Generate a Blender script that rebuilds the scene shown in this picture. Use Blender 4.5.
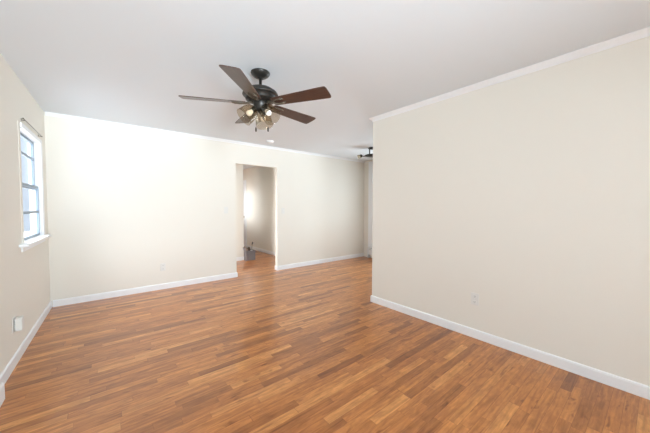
import bpy, bmesh, math, random
from math import sin, cos, pi, radians
from mathutils import Vector, Matrix

for o in list(bpy.data.objects):
    bpy.data.objects.remove(o)
SC = bpy.context.scene
COL = SC.collection

# ------------------------------------------------------------------ camera
CAM_H, YAW, PITCH, ROLL, FPX = 1.2757, 0.68375, 0.03529, 0.0013, 274.655
cd = bpy.data.cameras.new('camera'); cam = bpy.data.objects.new('camera', cd); COL.objects.link(cam)
cd.sensor_width = 36.0; cd.lens = FPX / 650 * 36.0; cd.clip_start = 0.02
fwd = Vector((sin(YAW) * cos(PITCH), cos(YAW) * cos(PITCH), -sin(PITCH)))
right = Vector((cos(YAW), -sin(YAW), 0)); up = right.cross(fwd)
r2 = right * cos(ROLL) - up * sin(ROLL) * -1; u2 = r2.cross(fwd)
m = Matrix((r2, u2, -fwd)).transposed().to_4x4(); m.translation = (0, 0, CAM_H)
cam.matrix_world = m
SC.camera = cam

# ------------------------------------------------------------------ exposure, world, daylight
SC.view_settings.view_transform = 'Standard'; SC.view_settings.look = 'None'
SC.view_settings.gamma = 1.0; SC.view_settings.use_curve_mapping = False
SC.view_settings.exposure = 0.51

W = bpy.data.worlds.new('sky'); SC.world = W; W.use_nodes = True
bg = W.node_tree.nodes['Background']
bg.inputs['Color'].default_value = (0.66, 0.79, 0.96, 1); bg.inputs['Strength'].default_value = 0.78

def area(name, loc, target, sx, sy, power, color=(0.93, 0.97, 1.0), spread=180):
    l = bpy.data.lights.new(name, 'AREA'); l.shape = 'RECTANGLE'; l.size = sx; l.size_y = sy
    l.energy = power; l.color = color; l.spread = radians(spread)
    o = bpy.data.objects.new(name, l); COL.objects.link(o); o.location = loc
    o.rotation_euler = (Vector(target) - Vector(loc)).to_track_quat('-Z', 'Y').to_euler()
    return o
# added fill lamps at unseen openings behind the camera, at dining end and hall
COOL = (0.80, 0.92, 1.0)
area('rear_fill', (0.35, -3.42, 1.25), (0.35, 0.5, 1.8), 1.4, 2.0, 36, COOL, 95)
area('rear_far_fill', (-0.02, -3.46, 1.25), (1.2, 4.5, 3.1), 0.72, 2.0, 12, COOL, 60)
area('rear_ceiling_fill', (-0.02, -3.46, 1.25), (0.45, 1.5, 3.65), 0.72, 2.0, 33, COOL, 60)
area('dining_fill', (5.40, 3.3, 1.45), (2.5, 4.0, 1.0), 1.1, 1.2, 24, COOL, 150)
area('hall_fill', (-0.02, 5.63, 1.45), (3.0, 5.63, 1.45), 1.0, 1.2, 9, (1.0, 0.97, 0.92))
area('window_daylight_corridor', (2.49, 8.15, 1.40), (3.5, 6.7, 1.35), 0.6, 0.9, 3.5, (1.0, 0.96, 0.90))
# hazy daylight from the garden side, through the left window
sl_ = bpy.data.lights.new('hazy_sun', 'SUN'); sl_.energy = 19.5; sl_.angle = radians(110); sl_.color = (0.93, 0.96, 1.0)
so_ = bpy.data.objects.new('hazy_sun', sl_); COL.objects.link(so_)
so_.rotation_euler = Vector((1.0, -0.40, -1.0)).to_track_quat('-Z', 'Y').to_euler()

# ------------------------------------------------------------------ materials
def sl(c):
    c = c / 255.0
    return c / 12.92 if c <= 0.04045 else ((c + 0.055) / 1.055) ** 2.4
def rgb(r, g, b): return (sl(r), sl(g), sl(b), 1)

def mat(name, color, rough=0.5, metal=0.0, spec=0.5, bump=0.0, bscale=200.0, vary=0.0):
    M = bpy.data.materials.new(name); M.use_nodes = True
    nt = M.node_tree; b = nt.nodes['Principled BSDF']
    b.inputs['Base Color'].default_value = color; b.inputs['Roughness'].default_value = rough
    b.inputs['Metallic'].default_value = metal; b.inputs['Specular IOR Level'].default_value = spec
    tc = nt.nodes.new('ShaderNodeTexCoord')
    n = nt.nodes.new('ShaderNodeTexNoise'); n.inputs['Scale'].default_value = bscale; n.inputs['Detail'].default_value = 3
    nt.links.new(tc.outputs['Object'], n.inputs['Vector'])
    if bump:
        bp = nt.nodes.new('ShaderNodeBump'); bp.inputs['Strength'].default_value = bump; bp.inputs['Distance'].default_value = 0.002
        nt.links.new(n.outputs['Fac'], bp.inputs['Height']); nt.links.new(bp.outputs['Normal'], b.inputs['Normal'])
    if vary:
        hs = nt.nodes.new('ShaderNodeHueSaturation'); hs.inputs['Color'].default_value = color
        mr = nt.nodes.new('ShaderNodeMapRange'); mr.inputs['To Min'].default_value = 1 - vary; mr.inputs['To Max'].default_value = 1 + vary
        nt.links.new(n.outputs['Fac'], mr.inputs['Value']); nt.links.new(mr.outputs['Result'], hs.inputs['Value'])
        nt.links.new(hs.outputs['Color'], b.inputs['Base Color'])
    return M

WALL = mat('cream_wall_paint', (0.845, 0.808, 0.732, 1), 0.75, spec=0.3, bump=0.06, bscale=120)
CEIL = mat('white_ceiling_paint', (0.795, 0.835, 0.87, 1), 0.9, spec=0.2, bump=0.06, bscale=90)
TRIM = mat('white_trim_paint', (0.90, 0.91, 0.92, 1), 0.4, bump=0.02, bscale=60)
PLASTIC = mat('white_plastic', (0.80, 0.785, 0.74, 1), 0.4, bump=0.02, bscale=60)
SLOT = mat('dark_slot', (0.05, 0.05, 0.05, 1), 0.6, vary=0.1)
VINYL = mat('blue_grey_sash', (0.27, 0.34, 0.41, 1), 0.45, vary=0.03, bscale=20)
BRONZE = mat('dark_bronze', (0.030, 0.027, 0.023, 1), 0.38, metal=0.35, spec=0.5, vary=0.1, bscale=40)
BRASS = mat('antique_brass', (0.36, 0.29, 0.20, 1), 0.35, metal=0.7, vary=0.08, bscale=40)
IRON = mat('bronze_bracket', (0.16, 0.135, 0.10, 1), 0.35, metal=0.5, vary=0.2, bscale=60)
STEEL = mat('heater_enamel', (0.80, 0.80, 0.79, 1), 0.4, bump=0.02)
CARD = mat('grey_carton', (0.20, 0.18, 0.185, 1), 0.8, bump=0.1, bscale=80, vary=0.12)
BROWN = mat('brown_bundle', (0.10, 0.055, 0.035, 1), 0.8, bump=0.4, bscale=60, vary=0.4)
TAN = mat('tan_cloth', (0.42, 0.30, 0.24, 1), 0.9, bump=0.4, bscale=60, vary=0.2)
PALE = mat('pale_cloth', (0.72, 0.68, 0.68, 1), 0.8, bump=0.3, bscale=60)
BLACK = mat('black_handle', (0.02, 0.022, 0.028, 1), 0.4, vary=0.1)
SIDING = mat('pale_siding', (0.75, 0.78, 0.82, 1), 0.7, bump=0.1, bscale=10)
PAVING = mat('pale_paving', (0.56, 0.57, 0.58, 1), 0.9, bump=0.3, bscale=3, vary=0.1)

def glass_mat(name, tint, refl=0.12, rough=0.02):
    M = bpy.data.materials.new(name); M.use_nodes = True; nt = M.node_tree
    nt.nodes.remove(nt.nodes['Principled BSDF']); out = nt.nodes['Material Output']
    t = nt.nodes.new('ShaderNodeBsdfTransparent'); t.inputs['Color'].default_value = tint
    g = nt.nodes.new('ShaderNodeBsdfGlossy'); g.inputs['Roughness'].default_value = rough
    lw = nt.nodes.new('ShaderNodeLayerWeight'); lw.inputs['Blend'].default_value = 0.5
    pw = nt.nodes.new('ShaderNodeMath'); pw.operation = 'POWER'; nt.links.new(lw.outputs['Facing'], pw.inputs[0]); pw.inputs[1].default_value = 4.0
    ml = nt.nodes.new('ShaderNodeMath'); ml.operation = 'MULTIPLY_ADD'; nt.links.new(pw.outputs[0], ml.inputs[0]); ml.inputs[1].default_value = refl; ml.inputs[2].default_value = 0.03
    mx = nt.nodes.new('ShaderNodeMixShader')
    nt.links.new(ml.outputs[0], mx.inputs[0]); nt.links.new(t.outputs[0], mx.inputs[1]); nt.links.new(g.outputs[0], mx.inputs[2])
    nt.links.new(mx.outputs[0], out.inputs['Surface'])
    return M
PANE = glass_mat('window_glass', (0.97, 0.98, 0.99, 1), 0.25)
SHADE = glass_mat('seeded_glass', (0.87, 0.83, 0.76, 1), 0.55, 0.10)

def emit_mat(name, color, s):
    M = mat(name, (0.8, 0.78, 0.74, 1), 0.4); b = M.node_tree.nodes['Principled BSDF']
    b.inputs['Emission Color'].default_value = color; b.inputs['Emission Strength'].default_value = s
    return M
BULB = emit_mat('lit_bulb', (1.0, 0.95, 0.88, 1), 0.35)

def blade_mat():
    M = bpy.data.materials.new('walnut_blade'); M.use_nodes = True; nt = M.node_tree; b = nt.nodes['Principled BSDF']
    tc = nt.nodes.new('ShaderNodeTexCoord'); mp = nt.nodes.new('ShaderNodeMapping'); mp.inputs['Scale'].default_value = (3, 40, 3)
    n = nt.nodes.new('ShaderNodeTexNoise'); n.inputs['Scale'].default_value = 3; n.inputs['Detail'].default_value = 5
    cr = nt.nodes.new('ShaderNodeValToRGB'); e = cr.color_ramp.elements
    e[0].position = 0.3; e[0].color = (0.046, 0.024, 0.019, 1); e[1].position = 0.75; e[1].color = (0.095, 0.047, 0.035, 1)
    nt.links.new(tc.outputs['Object'], mp.inputs['Vector']); nt.links.new(mp.outputs[0], n.inputs['Vector'])
    nt.links.new(n.outputs['Fac'], cr.inputs[0]); nt.links.new(cr.outputs[0], b.inputs['Base Color'])
    b.inputs['Roughness'].default_value = 0.32; b.inputs['Coat Weight'].default_value = 0.15; b.inputs['Coat Roughness'].default_value = 0.3
    return M
BLADE = blade_mat()

def floor_mat():
    M = bpy.data.materials.new('oak_strip_floor'); M.use_nodes = True; nt = M.node_tree; N = nt.nodes; L = nt.links
    b = N['Principled BSDF']
    tc = N.new('ShaderNodeTexCoord'); sp = N.new('ShaderNodeSeparateXYZ'); L.new(tc.outputs['Object'], sp.inputs[0])
    def math_(op, a, bb=None, c=None):
        n = N.new('ShaderNodeMath'); n.operation = op
        for i, v in enumerate((a, bb, c)):
            if v is None: continue
            if isinstance(v, (int, float)): n.inputs[i].default_value = v
            else: L.new(v, n.inputs[i])
        return n.outputs[0]
    def white(x, y):
        c = N.new('ShaderNodeCombineXYZ'); L.new(x, c.inputs[0])
        if y is not None: L.new(y, c.inputs[1])
        w = N.new('ShaderNodeTexWhiteNoise'); w.noise_dimensions = '2D'; L.new(c.outputs[0], w.inputs['Vector'])
        return w
    PW = 0.060
    yr = math_('DIVIDE', sp.outputs['Y'], PW); row = math_('FLOOR', yr); fy = math_('FRACT', yr)
    rw = white(row, None)
    rs = N.new('ShaderNodeSeparateColor'); L.new(rw.outputs['Color'], rs.inputs[0])
    xo = math_('MULTIPLY_ADD', rs.outputs[0], 7.0, sp.outputs['X'])
    # uneven plank lengths: bend the coordinate before cutting it
    bend = math_('MULTIPLY', math_('SINE', math_('MULTIPLY_ADD', xo, 3.1, math_('MULTIPLY', rs.outputs[1], 6.28))), 0.17)
    plen = math_('MULTIPLY_ADD', rs.outputs[2], 0.35, 0.42)
    xr = math_('DIVIDE', math_('ADD', xo, bend), plen); idx = math_('FLOOR', xr); fx = math_('FRACT', xr)
    pr = white(idx, row); ps = N.new('ShaderNodeSeparateColor'); L.new(pr.outputs['Color'], ps.inputs[0])
    ramp = N.new('ShaderNodeValToRGB'); e = ramp.color_ramp.elements
    stops = FLOOR_STOPS
    e[0].position, e[0].color = stops[0]; e[1].position, e[1].color = stops[-1]
    for p_, c_ in stops[1:-1]:
        q = e.new(p_); q.color = c_
    L.new(ps.outputs[0], ramp.inputs[0])
    # grain: noise stretched along the plank, shifted for each plank
    def grain(sx, sy, detail):
        c = N.new('ShaderNodeCombineXYZ')
        L.new(math_('MULTIPLY_ADD', sp.outputs['X'], sx, math_('MULTIPLY', ps.outputs[1], 37.0)), c.inputs[0])
        L.new(math_('MULTIPLY', sp.outputs['Y'], sy), c.inputs[1]); L.new(math_('MULTIPLY', ps.outputs[2], 19.0), c.inputs[2])
        n = N.new('ShaderNodeTexNoise'); n.inputs['Scale'].default_value = 1; n.inputs['Detail'].default_value = detail
        n.inputs['Roughness'].default_value = 0.6; n.inputs['Distortion'].default_value = 0.6
        L.new(c.outputs[0], n.inputs['Vector']); return n.outputs['Fac']
    g1 = grain(3.0, 46.0, 5); g2 = grain(1.6, 20.0, 3); g3 = grain(9.0, 26.0, 4); g4 = grain(5.0, 16.0, 2)
    gs = math_('ADD', math_('MULTIPLY', g1, 0.5), math_('MULTIPLY', g2, 0.5))
    mr = N.new('ShaderNodeMapRange'); L.new(gs, mr.inputs['Value'])
    mr.inputs['From Min'].default_value = 0.3; mr.inputs['From Max'].default_value = 0.7
    mr.inputs['To Min'].default_value = 0.60; mr.inputs['To Max'].default_value = 1.38; mr.clamp = False
    # dark growth streaks on some planks
    st = N.new('ShaderNodeMapRange'); L.new(g2, st.inputs['Value']); st.inputs['From Min'].default_value = 0.56; st.inputs['From Max'].default_value = 0.72
    st.inputs['To Min'].default_value = 1.0; st.inputs['To Max'].default_value = 0.48
    val = math_('MULTIPLY', mr.outputs[0], st.outputs[0])
    # mottled figure and small dark knots
    mo = N.new('ShaderNodeMapRange'); L.new(g3, mo.inputs['Value']); mo.inputs['From Min'].default_value = 0.3; mo.inputs['From Max'].default_value = 0.7
    mo.inputs['To Min'].default_value = 0.80; mo.inputs['To Max'].default_value = 1.16
    kn = N.new('ShaderNodeMapRange'); L.new(g4, kn.inputs['Value']); kn.inputs['From Min'].default_value = 0.66; kn.inputs['From Max'].default_value = 0.76
    kn.inputs['To Min'].default_value = 1.0; kn.inputs['To Max'].default_value = 0.5
    val = math_('MULTIPLY', math_('MULTIPLY', val, mo.outputs[0]), kn.outputs[0])
    # seams between the strips
    ey = math_('MINIMUM', fy, math_('SUBTRACT', 1.0, fy)); ex = math_('MULTIPLY', math_('MINIMUM', fx, math_('SUBTRACT', 1.0, fx)), math_('DIVIDE', plen, PW))
    ed = math_('MINIMUM', ey, ex)
    sm = N.new('ShaderNodeMapRange'); L.new(ed, sm.inputs['Value']); sm.inputs['From Max'].default_value = 0.025
    sm.inputs['To Min'].default_value = 0.55; sm.inputs['To Max'].default_value = 1.0
    val = math_('MULTIPLY', val, sm.outputs[0])
    # darker grain is also browner
    cc = N.new('ShaderNodeCombineColor'); L.new(val, cc.inputs[0]); L.new(math_('POWER', val, 1.22), cc.inputs[1]); L.new(math_('POWER', val, 1.40), cc.inputs[2])
    mxc = N.new('ShaderNodeMix'); mxc.data_type = 'RGBA'; mxc.blend_type = 'MULTIPLY'; mxc.inputs[0].default_value = 1.0
    L.new(ramp.outputs[0], mxc.inputs[6]); L.new(cc.outputs[0], mxc.inputs[7]); L.new(mxc.outputs[2], b.inputs['Base Color'])
    n2 = N.new('ShaderNodeTexNoise'); n2.inputs['Scale'].default_value = 1.5; n2.inputs['Detail'].default_value = 1; L.new(tc.outputs['Object'], n2.inputs['Vector'])
    rr = N.new('ShaderNodeMapRange'); L.new(n2.outputs['Fac'], rr.inputs['Value']); rr.inputs['To Min'].default_value = 0.285; rr.inputs['To Max'].default_value = 0.36
    L.new(rr.outputs[0], b.inputs['Roughness']); b.inputs['Specular IOR Level'].default_value = 0.4
    b.inputs['Coat Weight'].default_value = 0.45; b.inputs['Coat Roughness'].default_value = 0.13
    bp = N.new('ShaderNodeBump'); bp.inputs['Strength'].default_value = 0.12; bp.inputs['Distance'].default_value = 0.002
    L.new(math_('ADD', sm.outputs[0], math_('MULTIPLY', g2, 0.8)), bp.inputs['Height']); L.new(bp.outputs[0], b.inputs['Normal'])
    return M
FLOOR_STOPS = [(0.0, (0.30, 0.098, 0.022, 1)), (0.14, (0.42, 0.148, 0.034, 1)), (0.4, (0.515, 0.186, 0.043, 1)),
               (0.80, (0.57, 0.217, 0.053, 1)), (1.0, (0.68, 0.295, 0.086, 1))]
FLOOR = floor_mat()

# ------------------------------------------------------------------ mesh helpers
def obj(name, bm, material, parent=None, smooth=False, loc=None, label=None):
    bmesh.ops.recalc_face_normals(bm, faces=bm.faces[:])
    me = bpy.data.meshes.new(name); bm.to_mesh(me); bm.free()
    if material: me.materials.append(material)
    if smooth:
        for p in me.polygons: p.use_smooth = True
    o = bpy.data.objects.new(name, me); COL.objects.link(o)
    if parent: o.parent = parent
    if loc: o.location = loc
    if label: o['label'] = label
    return o
def box(bm, x0, x1, y0, y1, z0, z1, M=None):
    vs = [Vector((x, y, z)) for x in (x0, x1) for y in (y0, y1) for z in (z0, z1)]
    if M is not None: vs = [M @ v for v in vs]
    v = [bm.verts.new(p) for p in vs]
    for f in ((0, 1, 3, 2), (4, 6, 7, 5), (0, 4, 5, 1), (2, 3, 7, 6), (0, 2, 6, 4), (1, 5, 7, 3)):
        bm.faces.new([v[i] for i in f])
def bx(*a, M=None):
    bm = bmesh.new(); box(bm, *a, M=M); return bm
def bbx(*a, bev=0.003, seg=2, M=None):
    bm = bx(*a, M=M); bmesh.ops.bevel(bm, geom=bm.edges[:], offset=bev, segments=seg, profile=0.5, affect='EDGES'); return bm
def prism(bm, prof, p0, p1, n, M=None):
    """extrude profile [(out, z)] along p0->p1 (xy), 'out' along n"""
    def ring(p): return [Vector((p[0] + n[0] * a, p[1] + n[1] * a, z)) for a, z in prof]
    A, B = ring(p0), ring(p1)
    if M is not None: A = [M @ v for v in A]; B = [M @ v for v in B]
    a = [bm.verts.new(v) for v in A]; b = [bm.verts.new(v) for v in B]; k = len(a)
    for i in range(k): bm.faces.new([a[i], a[(i + 1) % k], b[(i + 1) % k], b[i]])
    bm.faces.new(a[::-1]); bm.faces.new(b)
def run(bm, prof, pts, M=None):
    """sweep profile [(out,z)] along a polyline in xy with mitred corners; 'out' is to the left of travel"""
    P = [Vector(p) for p in pts]; rings = []
    for i, p in enumerate(P):
        ns = []
        if i > 0: d = (p - P[i - 1]).normalized(); ns.append(Vector((-d.y, d.x)))
        if i < len(P) - 1: d = (P[i + 1] - p).normalized(); ns.append(Vector((-d.y, d.x)))
        n = ns[0] if len(ns) == 1 else (ns[0] + ns[1]) / (1 + ns[0].dot(ns[1]))
        rings.append([bm.verts.new((p.x + n.x * a, p.y + n.y * a, z)) for a, z in prof])
    k = len(prof)
    for A, B in zip(rings, rings[1:]):
        for i in range(k): bm.faces.new([A[i], A[(i + 1) % k], B[(i + 1) % k], B[i]])
    bm.faces.new(rings[0][::-1]); bm.faces.new(rings[-1])
def lathe(bm, prof, seg=32, M=None, close=True):
    rings = []
    for r, z in prof:
        if r < 1e-6: rings.append([bm.verts.new((0, 0, z))])
        else: rings.append([bm.verts.new((r * cos(2 * pi * k / seg), r * sin(2 * pi * k / seg), z)) for k in range(seg)])
    for A, B in zip(rings, rings[1:]):
        for k in range(seg):
            q = [A[k % len(A)], A[(k + 1) % len(A)], B[(k + 1) % len(B)], B[k % len(B)]]
            q = list(dict.fromkeys(q))
            if len(q) > 2: bm.faces.new(q)
    if M is not None: bmesh.ops.transform(bm, matrix=M, verts=[v for R in rings for v in R])
def tube(bm, pts, rads, seg=10):
    P = [Vector(p) for p in pts]; rads = rads if isinstance(rads, (list, tuple)) else [rads] * len(P); rings = []
    for i, p in enumerate(P):
        d = (P[min(i + 1, len(P) - 1)] - P[max(i - 1, 0)]).normalized()
        a = d.cross(Vector((0, 0, 1))); a = a.normalized() if a.length > 1e-4 else Vector((1, 0, 0)); b = d.cross(a)
        rings.append([bm.verts.new(p + (a * cos(2 * pi * k / seg) + b * sin(2 * pi * k / seg)) * rads[i]) for k in range(seg)])
    for A, B in zip(rings, rings[1:]):
        for k in range(seg): bm.faces.new([A[k], A[(k + 1) % seg], B[(k + 1) % seg], B[k]])
    bm.faces.new(rings[0][::-1]); bm.faces.new(rings[-1])
def struct(name, bm, m, parent=None, smooth=False):
    o = obj(name, bm, m, parent, smooth)
    if not parent: o['kind'] = 'structure'
    return o
def thing(name, label, cat, loc=(0, 0, 0), rot=(0, 0, 0), group=None):
    o = bpy.data.objects.new(name, None); COL.objects.link(o); o.empty_display_size = 0.1
    o.location = loc; o.rotation_euler = rot; o['label'] = label; o['category'] = cat
    if group: o['group'] = group
    return o
def tag(o, label, cat, group=None):
    o['label'] = label; o['category'] = cat
    if group: o['group'] = group
    return o

# ------------------------------------------------------------------ the setting
D, R, YR, LX, TPH, H = 4.849, 2.802, 2.437, -0.5205, 0.0292, 2.44
YB = -3.4                                  # wall behind the camera
DR, HB, CL, CR, CE = 5.24, 6.29, 2.626, 3.50, 9.3   # dining wall, hall wall, corridor sides, corridor end
k_ = math.hypot(1, TPH)
# frame of the left wall: x = out from the wall into the room, y = along it
LW = Matrix(((1 / k_, TPH / k_, 0, LX - D * TPH / k_), (-TPH / k_, 1 / k_, 0, D - D / k_), (0, 0, 1, 0), (0, 0, 0, 1)))
YB_L = YB

struct('floor', bx(-0.9, 5.5, -3.7, 9.6, -0.12, 0.0), FLOOR)
struct('ceiling', bx(-0.9, 5.5, -3.7, 9.6, H, H + 0.12), CEIL)

DX0, DX1, DH = 1.883, 2.722, 2.052         # cased-less doorway in the back wall
bm = bmesh.new()
box(bm, LX - 0.09, DX0, D, D + 0.09, 0, H); box(bm, DX1, DR + 0.12, D, D + 0.09, 0, H); box(bm, DX0, DX1, D, D + 0.09, DH, H)
struct('wall_back', bm, WALL)

WY0, WY1, WZ0, WZ1 = 3.68, 4.48, 0.945, 2.000   # window opening in the left wall
bm = bmesh.new()
box(bm, -0.09, 0, YB, WY0, 0, H, M=LW); box(bm, -0.09, 0, WY1, D, 0, H, M=LW)
box(bm, -0.09, 0, WY0, WY1, 0, WZ0, M=LW); box(bm, -0.09, 0, WY0, WY1, WZ1, H, M=LW)
struct('wall_left', bm, WALL)

struct('wall_right', bx(R, R + 0.12, YB, YR, 0, H), WALL)
struct('wall_dining_near', bx(R + 0.12, DR, YR - 0.12, YR, 0, H), WALL)
bm = bmesh.new()
for a in ((YR - 0.12, 2.75, 0, H), (3.85, D, 0, H), (2.75, 3.85, 0, 0.85), (2.75, 3.85, 2.05, H)): box(bm, DR, DR + 0.12, *a)
struct('wall_dining_right', bm, WALL)
bm = bmesh.new()
for a in ((-0.88, -0.40, 0, H), (1.10, R + 0.12, 0, H), (-0.40, 1.10, 0, 0.2), (-0.40, 1.10, 2.3, H)): box(bm, a[0], a[1], YB - 0.12, YB, a[2], a[3])
struct('wall_rear', bm, WALL)
struct('wall_hall_far', bx(-0.02, CL, HB, HB + 0.12, 0, H), WALL)
bm = bmesh.new()
for a in ((HB + 0.12, 7.85, 0, H), (8.45, CE, 0, H), (7.85, 8.45, 0, 0.95), (7.85, 8.45, 1.85, H)): box(bm, CL - 0.12, CL, *a)
struct('wall_corridor_left', bm, WALL)
bm = bmesh.new()
DY0, DY1, DZ = 8.25, 9.05, 2.0
box(bm, CR, CR + 0.12, D + 0.09, DY0, 0, H); box(bm, CR, CR + 0.12, DY1, CE, 0, H); box(bm, CR, CR + 0.12, DY0, DY1, DZ, H)
struct('wall_corridor_right', bm, WALL)
struct('wall_corridor_end', bx(CL - 0.12, CR + 0.12, CE, CE + 0.12, 0, H), WALL)
bm = bmesh.new()
for a in ((D + 0.09, 5.13, 0, H), (6.13, HB + 0.12, 0, H), (5.13, 6.13, 0, 0.85), (5.13, 6.13, 2.05, H)): box(bm, -0.14, -0.02, *a)
struct('wall_hall_left', bm, WALL)

# baseboards: small board with a rounded top and a shoe moulding
BB = [(0, 0), (0.013, 0), (0.013, 0.072), (0.010, 0.082), (0.004, 0.086), (0, 0.086)]
def lw(x, y): v = LW @ Vector((x, y, 0)); return (v.x, v.y)
def baseboard(name, pts):
    bm = bmesh.new(); run(bm, BB, pts); return struct(name, bm, TRIM)
PL = 2.72                                   # where the thicker base begins on the left wall
baseboard('baseboard_left', [(lw(0, D)[0], D), lw(0, PL)])
baseboard('baseboard_back', [(DX0, D + 0.09), (DX0, D), (LX + 0.02, D)])
baseboard('baseboard_back_right', [(DR, D), (DX1, D), (DX1, D + 0.09)])
baseboard('baseboard_right', [(R, YB), (R, YR), (DR, YR)])
baseboard('baseboard_hall', [(CR, D + 0.09), (CR, DY0 - 0.10)])
baseboard('baseboard_hall_far', [(CL, CE), (CL, HB), (-0.02, HB)])
# thicker base block where the left baseboard stops
bm = bmesh.new(); prism(bm, [(0, 0), (0.062, 0), (0.062, 0.105), (0.054, 0.115), (0, 0.115)], (0, YB), (0, PL), (1, 0), M=LW)
struct('trim_1', bm, TRIM)

# crown mouldings
CRN = [(0, H), (0.040, H), (0.040, H - 0.007), (0.030, H - 0.015), (0.017, H - 0.027), (0.009, H - 0.038), (0.007, H - 0.047), (0, H - 0.047)]
bm = bmesh.new(); run(bm, CRN, [(R, YB), (R, YR), (DR, YR)]); struct('trim_2', bm, TRIM)
CRB = [(0, H), (0.034, H), (0.034, H - 0.006), (0.022, H - 0.018), (0.010, H - 0.032), (0.007, H - 0.040), (0, H - 0.040)]
bm = bmesh.new(); run(bm, CRB, [(DR, D), (LX + 0.01, D)]); struct('trim_3', bm, TRIM)

struct('lit_wall_strip', bx(DR - 0.02, DR, 4.55, 4.68, 0.256, H - 0.04), TRIM)  # added white strip standing in for the brightly lit edge of the dining wall

# left window: casing, stool, apron, sashes, glass
bm = bmesh.new(); JT = 0.009
for a in ((WY0, WY0 + JT, WZ0, WZ1), (WY1 - JT, WY1, WZ0, WZ1), (WY0 + JT, WY1 - JT, WZ1 - JT, WZ1), (WY0 + JT, WY1 - JT, WZ0, WZ0 + JT)): box(bm, -0.088, -0.002, *a, M=LW)
w1 = struct('window_1', bm, TRIM)
w1['label'] = 'white framed window in the left wall with pale daylight outside'
bm = bmesh.new()
box(bm, 0, 0.015, WY1 - 0.006, WY1 + 0.085, WZ0 - 0.02, WZ1 + 0.036, M=LW); box(bm, 0, 0.015, WY0, WY1 - 0.006, WZ1 - 0.006, WZ1 + 0.036, M=LW)
obj('window_casing', bm, TRIM, w1)
obj('window_casing', bx(0, 0.003, WY0 - 0.06, WY0, WZ0 - 0.02, WZ1 + 0.036, M=LW), WALL, w1, label='cream painted casing strip')
obj('window_stool', bbx(-0.05, 0.062, WY0 - 0.17, WY1 + 0.12, WZ0 - 0.028, WZ0 - 0.001, bev=0.006, M=LW), TRIM, w1)
obj('window_apron', bx(0, 0.012, WY0 - 0.10, WY1 + 0.10, WZ0 - 0.075, WZ0 - 0.028, M=LW), TRIM, w1)
def sash(name, xa, xb, y0, y1, z0, z1, bars, fr=0.026):
    bm = bmesh.new()
    box(bm, xa, xb, y0, y0 + fr, z0, z1, M=LW); box(bm, xa, xb, y1 - fr, y1, z0, z1, M=LW)
    box(bm, xa, xb, y0 + fr, y1 - fr, z0, z0 + fr, M=LW); box(bm, xa, xb, y0 + fr, y1 - fr, z1 - fr, z1, M=LW)
    for z in bars: box(bm, xa + 0.002, xb - 0.002, y0 + fr, y1 - fr, z - 0.013, z + 0.013, M=LW)
    s = obj(name, bm, VINYL, w1, label='blue grey sash')
    xm = (xa + xb) / 2
    obj('pane', bx(xm - 0.002, xm + 0.002, y0 + fr, y1 - fr, z0 + fr, z1 - fr, M=LW), PANE, s)
    return s
a, b_ = WY0 + JT, WY1 - JT
sash('lower_sash', -0.036, -0.014, a, b_, WZ0 + JT, 1.50, [1.215])
sash('upper_sash', -0.062, -0.040, a, b_, 1.46, WZ1 - JT, [1.80])

# door at the far end of the corridor's right wall
d1 = struct('door_1', bbx(CR + 0.03, CR + 0.07, DY0 + 0.004, DY1 - 0.004, 0.008, DZ - 0.004, bev=0.003), TRIM)
bm = bmesh.new()
box(bm, CR - 0.018, CR, DY0 - 0.10, DY0, 0, DZ + 0.1); box(bm, CR - 0.018, CR, DY1, DY1 + 0.10, 0, DZ + 0.1); box(bm, CR - 0.018, CR, DY0, DY1, DZ, DZ + 0.1)
obj('door_casing', bm, TRIM, d1)
bm = bmesh.new(); lathe(bm, [(0, 0), (0.026, 0.0), (0.026, 0.006), (0.010, 0.010), (0.010, 0.03), (0.024, 0.04), (0.026, 0.052), (0.018, 0.062), (0, 0.064)], 20,
    M=Matrix.Translation((CR + 0.03, DY0 + 0.07, 0.95)) @ Matrix.Rotation(-pi / 2, 4, 'Y'))
obj('door_knob', bm, BRASS, d1, True)

# ------------------------------------------------------------------ ceiling fan
FX, FY, FZ = 1.097, 2.237, H
fan = thing('ceiling_fan', 'five-blade ceiling fan with dark walnut blades, bronze motor and clear glass lights', 'ceiling fan', (FX, FY, FZ))
bm = bmesh.new(); lathe(bm, [(0, 0), (0.080, 0), (0.082, -0.006), (0.080, -0.014), (0.070, -0.028), (0.050, -0.042), (0.030, -0.048), (0.024, -0.050), (0.024, -0.054), (0, -0.054)], 40)
obj('canopy', bm, BRONZE, fan, True)
bm = bmesh.new(); lathe(bm, [(0, -0.050), (0.0125, -0.050), (0.0125, -0.108), (0.022, -0.110), (0.024, -0.126), (0.030, -0.138), (0, -0.138)], 24)
obj('downrod', bm, BRONZE, fan, True)
bm = bmesh.new(); lathe(bm, [(0, -0.132), (0.036, -0.132), (0.075, -0.137), (0.112, -0.150), (0.138, -0.168), (0.150, -0.186), (0.153, -0.196), (0.151, -0.201), (0.140, -0.203),
    (0.128, -0.206), (0.128, -0.236), (0.118, -0.244), (0.090, -0.250), (0.070, -0.252), (0, -0.252)], 48)
obj('motor_housing', bm, BRONZE, fan, True)
bm = bmesh.new(); lathe(bm, [(0, -0.252), (0.060, -0.252), (0.062, -0.262), (0.058, -0.300), (0.052, -0.306), (0.054, -0.312), (0.044, -0.330), (0.020, -0.340), (0.012, -0.352), (0, -0.354)], 32)
obj('light_kit_hub', bm, BRONZE, fan, True)

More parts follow.
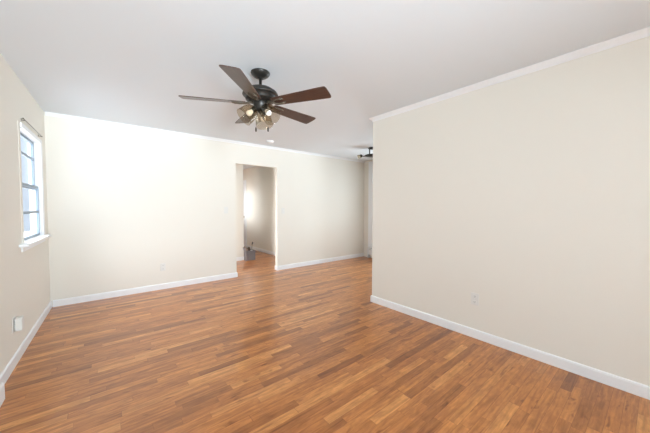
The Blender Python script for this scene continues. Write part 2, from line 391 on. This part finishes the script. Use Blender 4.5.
BZ, BR, PITCHB = -0.268, 0.640, radians(-12.0)
def blade_bm():
    # outline in (r, w), widening to a rounded tip
    out = []
    n = 10
    w0, w1 = 0.053, 0.074
    r0, r1 = 0.125, BR
    out += [(r0, -w0 * 0.8), (r0 + 0.02, -w0)]
    for i in range(1, n): t = i / n; out.append((r0 + 0.02 + (r1 - 0.035 - r0 - 0.02) * t, -(w0 + (w1 - w0) * t)))
    for i in range(9):
        a = -pi / 2 + pi * i / 8
        out.append((r1 - 0.020 + 0.022 * max(0, cos(a)) ** 0.7, w1 * (abs(sin(a)) ** 0.45) * (1 if a > 0 else -1)))
    for i in range(n - 1, 0, -1): t = i / n; out.append((r0 + 0.02 + (r1 - 0.035 - r0 - 0.02) * t, (w0 + (w1 - w0) * t)))
    out += [(r0 + 0.02, w0), (r0, w0 * 0.8)]
    bm = bmesh.new()
    lo = [bm.verts.new((r, w, -0.003)) for r, w in out]; hi = [bm.verts.new((r, w, 0.003)) for r, w in out]
    bm.faces.new(lo[::-1]); bm.faces.new(hi); k = len(out)
    for i in range(k): bm.faces.new([lo[i], lo[(i + 1) % k], hi[(i + 1) % k], hi[i]])
    return bm
def iron_bm():
    bm = bmesh.new()
    # forked arm under the blade root: neck and two slim curved prongs with screws
    tube(bm, [(0.070, 0, 0.012), (0.105, 0, 0.0), (0.135, 0, -0.007)], [0.012, 0.010, 0.009], 8)
    for s in (-1, 1):
        tube(bm, [(0.120, 0, -0.006), (0.140, s * 0.018, -0.008), (0.170, s * 0.030, -0.008), (0.215, s * 0.030, -0.007), (0.240, s * 0.020, -0.006)], [0.006, 0.006, 0.006, 0.005, 0.004], 8)
        lathe(bm, [(0, -0.014), (0.006, -0.013), (0.008, -0.009), (0.008, -0.003), (0, -0.003)], 10, M=Matrix.Translation((0.215, s * 0.030, 0)))
    return bm
b0 = obj('blade', blade_bm(), BLADE, fan); i0 = obj('blade_bracket', iron_bm(), IRON, b0, True)
for i in range(5):
    if i == 0: bl = b0
    else:
        bl = b0.copy(); COL.objects.link(bl); bl.parent = fan
        ir = i0.copy(); COL.objects.link(ir); ir.parent = bl
    bl.location = (0, 0, BZ); bl.rotation_euler = (Matrix.Rotation(radians(9.98 + 72 * i), 3, 'Z') @ Matrix.Rotation(PITCHB, 3, 'X')).to_euler()

def shade_profile(L, r):
    return [(0.024, 0.0), (0.036, 0.006), (r * 0.78, 0.026), (r * 0.92, 0.055), (r * 0.97, L * 0.7), (r, L), (r + 0.002, L + 0.001), (r + 0.001, L - 0.002),
            (r - 0.003, L - 0.002), (r * 0.97 - 0.003, L * 0.7), (r * 0.92 - 0.003, 0.056), (r * 0.78 - 0.003, 0.029), (0.034, 0.010), (0.024, 0.003)]
def lamp_axis(az, tilt, r0, z0):
    """matrix whose +Z runs outwards and down at azimuth az"""
    d = Vector((cos(az) * cos(tilt), sin(az) * cos(tilt), -sin(tilt)))
    q = d.to_track_quat('Z', 'Y').to_matrix().to_4x4(); q.translation = (cos(az) * r0, sin(az) * r0, z0)
    return q, d
for az in (-76, 172, 50):
    a = radians(az); Q, d = lamp_axis(a, radians(42), 0.048, -0.318)
    bm = bmesh.new()
    tube(bm, [(cos(a) * 0.030, sin(a) * 0.030, -0.296), (cos(a) * 0.038, sin(a) * 0.038, -0.306), (cos(a) * 0.047, sin(a) * 0.047, -0.317)], [0.011, 0.011, 0.011], 10)
    lathe(bm, [(0, -0.012), (0.020, -0.012), (0.026, 0.0), (0.028, 0.014), (0.020, 0.020), (0.016, 0.036), (0, 0.036)], 20, M=Q)
    arm = obj('lamp_arm', bm, BRONZE, fan, True)
    bm = bmesh.new(); lathe(bm, shade_profile(0.135, 0.076), 36, M=Q); obj('lamp_shade', bm, SHADE, arm, True, label='clear glass lamp shade')
    bm = bmesh.new(); lathe(bm, [(0.014, 0.030), (0.016, 0.042), (0.022, 0.056), (0.025, 0.069), (0.022, 0.083), (0.012, 0.092), (0, 0.095)], 20, M=Q)
    obj('bulb', bm, BULB, arm, True)
for dx, dy, zt in ((-0.045, 0.0, -0.478), (0.050, -0.040, -0.470)):
    bm = bmesh.new(); tube(bm, [(dx, dy, -0.322), (dx, dy, zt)], 0.0011, 6); ch = obj('pull_chain', bm, BRASS, fan, True)
    bm = bmesh.new(); lathe(bm, [(0, 0.002), (0.003, 0), (0.006, -0.008), (0.0065, -0.030), (0.004, -0.038), (0, -0.040)], 12, M=Matrix.Translation((dx, dy, zt)))
    obj('pull_knob', bm, BRONZE, ch, True)

# ------------------------------------------------------------------ dining light behind the right wall's end
cl = thing('chandelier', 'dark metal ceiling light with curved arms, half hidden behind the right wall end', 'ceiling light', (4.17, 3.64, H))
bm = bmesh.new(); lathe(bm, [(0, 0), (0.082, 0), (0.085, -0.008), (0.078, -0.022), (0.03, -0.03), (0, -0.03)], 32); obj('canopy', bm, BRONZE, cl, True)
for k in range(3):
    a = radians(131 + 120 * k); bm = bmesh.new(); tube(bm, [(cos(a) * 0.055, sin(a) * 0.055, -0.02), (cos(a) * 0.055, sin(a) * 0.055, -0.150)], 0.011, 8); obj('rod', bm, BRONZE, cl, True)
bm = bmesh.new(); lathe(bm, [(0, -0.140), (0.13, -0.140), (0.155, -0.150), (0.155, -0.162), (0.09, -0.176), (0.04, -0.186), (0, -0.188)], 32); obj('hub', bm, BRONZE, cl, True)
for k in range(3):
    a = radians(131 + 120 * k); c_, s_ = cos(a), sin(a)
    bm = bmesh.new()
    tube(bm, [(c_ * r, s_ * r, z) for r, z in ((0.10, -0.156), (0.15, -0.162), (0.18, -0.160), (0.21, -0.152))], [0.012, 0.010, 0.010, 0.012], 8)
    Q, d = lamp_axis(a, radians(18), 0.210, -0.152)
    lathe(bm, [(0, -0.014), (0.024, -0.012), (0.028, 0.0), (0.022, 0.028), (0, 0.030)], 16, M=Q)
    arm = obj('arm', bm, BRONZE, cl, True)
    bm = bmesh.new(); lathe(bm, shade_profile(0.08, 0.042), 24, M=Q); obj('lamp_shade', bm, SHADE, arm, True, label='clear glass lamp shade')
    bm = bmesh.new(); lathe(bm, [(0.012, 0.026), (0.014, 0.036), (0.022, 0.052), (0.024, 0.064), (0.018, 0.078), (0, 0.086)], 16, M=Q); obj('bulb', bm, PLASTIC, arm, True)

# ------------------------------------------------------------------ outlets and switches (local x = along wall, y = out of wall)
def plate(t, w, h):
    bm = bbx(-w / 2, w / 2, 0, 0.006, -h / 2, h / 2, bev=0.0025); obj('cover_plate', bm, PLASTIC, t)
def outlet(label, loc, rz):
    t = thing('wall_outlet', label, 'outlet', loc, (0, 0, rz)); plate(t, 0.072, 0.116)
    for s in (-1, 1):
        r = obj('receptacle', bbx(-0.017, 0.017, 0.0055, 0.0085, s * 0.028 - 0.014, s * 0.028 + 0.014, bev=0.001), PLASTIC, t)
        bm = bmesh.new()
        for q in (-0.006, 0.006): box(bm, q - 0.0012, q + 0.0012, 0.008, 0.0088, s * 0.028 - 0.002, s * 0.028 + 0.006)
        box(bm, -0.002, 0.002, 0.008, 0.0088, s * 0.028 - 0.009, s * 0.028 - 0.005)
        obj('slots', bm, SLOT, r)
    bm = bmesh.new(); lathe(bm, [(0, 0.0055), (0.003, 0.0055), (0.003, 0.007), (0, 0.0072)], 10, M=Matrix.Rotation(-pi / 2, 4, 'X')); obj('screw', bm, STEEL, t)
    return t
def switch(label, loc, rz):
    t = thing('light_switch', label, 'light switch', loc, (0, 0, rz)); plate(t, 0.072, 0.116)
    obj('rocker', bbx(-0.0165, 0.0165, 0.0055, 0.010, -0.033, 0.033, bev=0.0015), PLASTIC, t)
    return t
outlet('white outlet low on the back wall, left of the doorway', (0.722, D, 0.342), pi)
outlet('white outlet low on the large right wall', (R, 1.126, 0.381), pi / 2)
v = LW @ Vector((0, 3.27, 0.325)); la = -math.atan(TPH)
outlet('white outlet low on the left wall, below the window, behind a plug', tuple(v), -pi / 2 + la)
switch('light switch on the back wall, left side of the doorway', (1.703, D, 1.215), pi)
switch('light switch on the back wall, right side of the doorway', (2.854, D, 1.195), pi)
t = thing('plug_in_adapter', 'chunky white plug-in adapter fitted on the outlet below the window', 'adapter', tuple(v), (0, 0, -pi / 2 + la))
obj('body', bbx(-0.034, 0.034, 0.0105, 0.055, -0.052, 0.056, bev=0.010, seg=3), PLASTIC, t)
bm = bmesh.new()
for q in (-0.006, 0.006): box(bm, q - 0.001, q + 0.001, 0.0086, 0.012, 0.026, 0.034)
obj('prong', bm, BRASS, t)

# small fixture on the ceiling over the doorway
t = thing('smoke_detector', 'small white round smoke detector on the ceiling before the doorway', 'smoke detector', (2.35, 4.425, H))
bm = bmesh.new(); lathe(bm, [(0, 0), (0.068, 0), (0.070, -0.006), (0.066, -0.014), (0.060, -0.016), (0, -0.016)], 32); obj('base', bm, TRIM, t, True)
bm = bmesh.new(); lathe(bm, [(0, -0.016), (0.056, -0.016), (0.054, -0.026), (0.040, -0.032), (0, -0.033)], 32); obj('cover', bm, TRIM, t, True)

# curtain rod over the window
v = LW @ Vector((0, 0, 0)); t = thing('curtain_rod', 'thin dark curtain rod just above the left window', 'curtain rod', tuple(LW @ Vector((0, 4.1, 2.075))), (0, 0, la))
bm = bmesh.new(); tube(bm, [(0.022, -0.40, 0), (0.022, 0.40, 0)], 0.003, 8); obj('rod', bm, IRON, t, True)
for y in (-0.36, 0.36):
    bm = bmesh.new(); box(bm, 0, 0.004, y - 0.005, y + 0.005, -0.012, 0.010); box(bm, 0.004, 0.024, y - 0.003, y + 0.003, -0.010, -0.003); obj('bracket', bm, IRON, t)
for y, s in ((-0.40, -1), (0.40, 1)):
    bm = bmesh.new(); bmesh.ops.create_uvsphere(bm, u_segments=12, v_segments=8, radius=0.007, matrix=Matrix.Translation((0.022, y + s * 0.004, 0))); obj('finial', bm, IRON, t, True)

# baseboard heater along the dining wall
t = thing('baseboard_heater', 'white baseboard heater along the dining wall past the right wall end', 'heater', (DR, 3.6, 0))
bm = bmesh.new(); prism(bm, [(0, 0.07), (0.012, 0.07), (0.012, 0.225), (0.062, 0.215), (0.066, 0.222), (0.066, 0.236), (0.012, 0.250), (0, 0.250)], (0, -1.05), (0, 1.02), (-1, 0)); obj('back_panel', bm, STEEL, t)
bm = bmesh.new(); prism(bm, [(0.052, 0.085), (0.068, 0.085), (0.068, 0.195), (0.060, 0.205), (0.052, 0.195)], (0, -1.05), (0, 1.02), (-1, 0)); obj('front_panel', bm, STEEL, t)
for y in (-1.06, 1.02): obj('end_cap', bbx(-0.072, 0, y, y + 0.03, 0.0, 0.252, bev=0.003), STEEL, t)
obj('fin_element', bx(-0.050, -0.014, -1.03, 1.02, 0.10, 0.17), SLOT, t)

# ------------------------------------------------------------------ carton in the corridor
t = thing('cardboard_box', 'open grey box on the hall floor, filled with brown odds and ends', 'box', (2.735, 6.285, 0))
bm = bmesh.new()
for a in ((-0.115, 0.115, -0.14, -0.134, 0, 0.235), (-0.115, 0.115, 0.134, 0.14, 0, 0.235), (-0.115, -0.109, -0.134, 0.134, 0, 0.235), (0.109, 0.115, -0.134, 0.134, 0, 0.235), (-0.109, 0.109, -0.134, 0.134, 0, 0.006)): box(bm, *a)
obj('carton', bm, CARD, t)
for i, (ang, yc) in enumerate(((0.5, -0.14), (2.6, 0.14))):
    pass
def flap(p0, p1, out, name='flap'):
    bm = bmesh.new(); p0 = Vector(p0); p1 = Vector(p1); out = Vector(out)
    n = (p1 - p0).cross(out).normalized() * 0.004
    q = [p0, p1, p1 + out, p0 + out]; A = [bm.verts.new(x) for x in q]; B = [bm.verts.new(x + n) for x in q]
    bm.faces.new(A); bm.faces.new(B[::-1])
    for i in range(4): bm.faces.new([A[i], A[(i + 1) % 4], B[(i + 1) % 4], B[i]])
    obj(name, bm, CARD, t)
flap((-0.115, -0.13, 0.235), (-0.115, 0.13, 0.235), (-0.02, 0, 0.075)); flap((0.115, -0.13, 0.235), (0.115, 0.13, 0.235), (0.05, 0, -0.05))
def lump(name, M_, loc, scale, seed, label, cat):
    bm = bmesh.new(); bmesh.ops.create_icosphere(bm, subdivisions=3, radius=1.0); rnd = random.Random(seed)
    ph = [rnd.uniform(0, 6.28) for _ in range(6)]
    for v_ in bm.verts:
        c = v_.co; f = 1 + 0.12 * sin(3 * c.x + ph[0]) * sin(4 * c.y + ph[1]) + 0.10 * sin(6 * c.z + ph[2] + 3 * c.x)
        v_.co = Vector((c.x * scale[0], c.y * scale[1], c.z * scale[2])) * f
    return tag(obj(name, bm, M_, None, True, loc), label, cat)
lump('cloth', TAN, (2.668, 6.27, 0.222), (0.032, 0.09, 0.080), 1, 'crumpled tan cloth at the left of the grey box', 'cloth')
lump('bundle', BROWN, (2.762, 6.33, 0.232), (0.054, 0.06, 0.062), 2, 'dark brown bundle lying on top in the grey box', 'bundle')
lump('rag', PALE, (2.775, 6.19, 0.215), (0.030, 0.026, 0.030), 3, 'small pale rag at the front of the grey box', 'cloth')
t = thing('brush', 'black brush handle sticking up out of the grey box', 'brush', (2.815, 6.30, 0.02), (radians(0), radians(4), 0))
bm = bmesh.new(); tube(bm, [(0, 0, 0.05), (0, 0, 0.27), (0.004, 0, 0.33)], [0.006, 0.007, 0.009], 10); obj('shaft', bm, IRON, t, True)
bm = bmesh.new(); tube(bm, [(0.004, 0, 0.33), (0.006, 0, 0.35), (0.012, 0, 0.385), (0.012, 0, 0.40)], [0.010, 0.017, 0.017, 0.008], 12); obj('grip', bm, BLACK, t, True)
bm = bmesh.new(); box(bm, -0.012, 0.012, -0.03, 0.03, -0.012, 0.05); obj('bristles', bm, BLACK, t)

# ------------------------------------------------------------------ outside the left window
struct('ground', bx(-40, -1.2, -20, 30, -0.7, -0.6), PAVING)
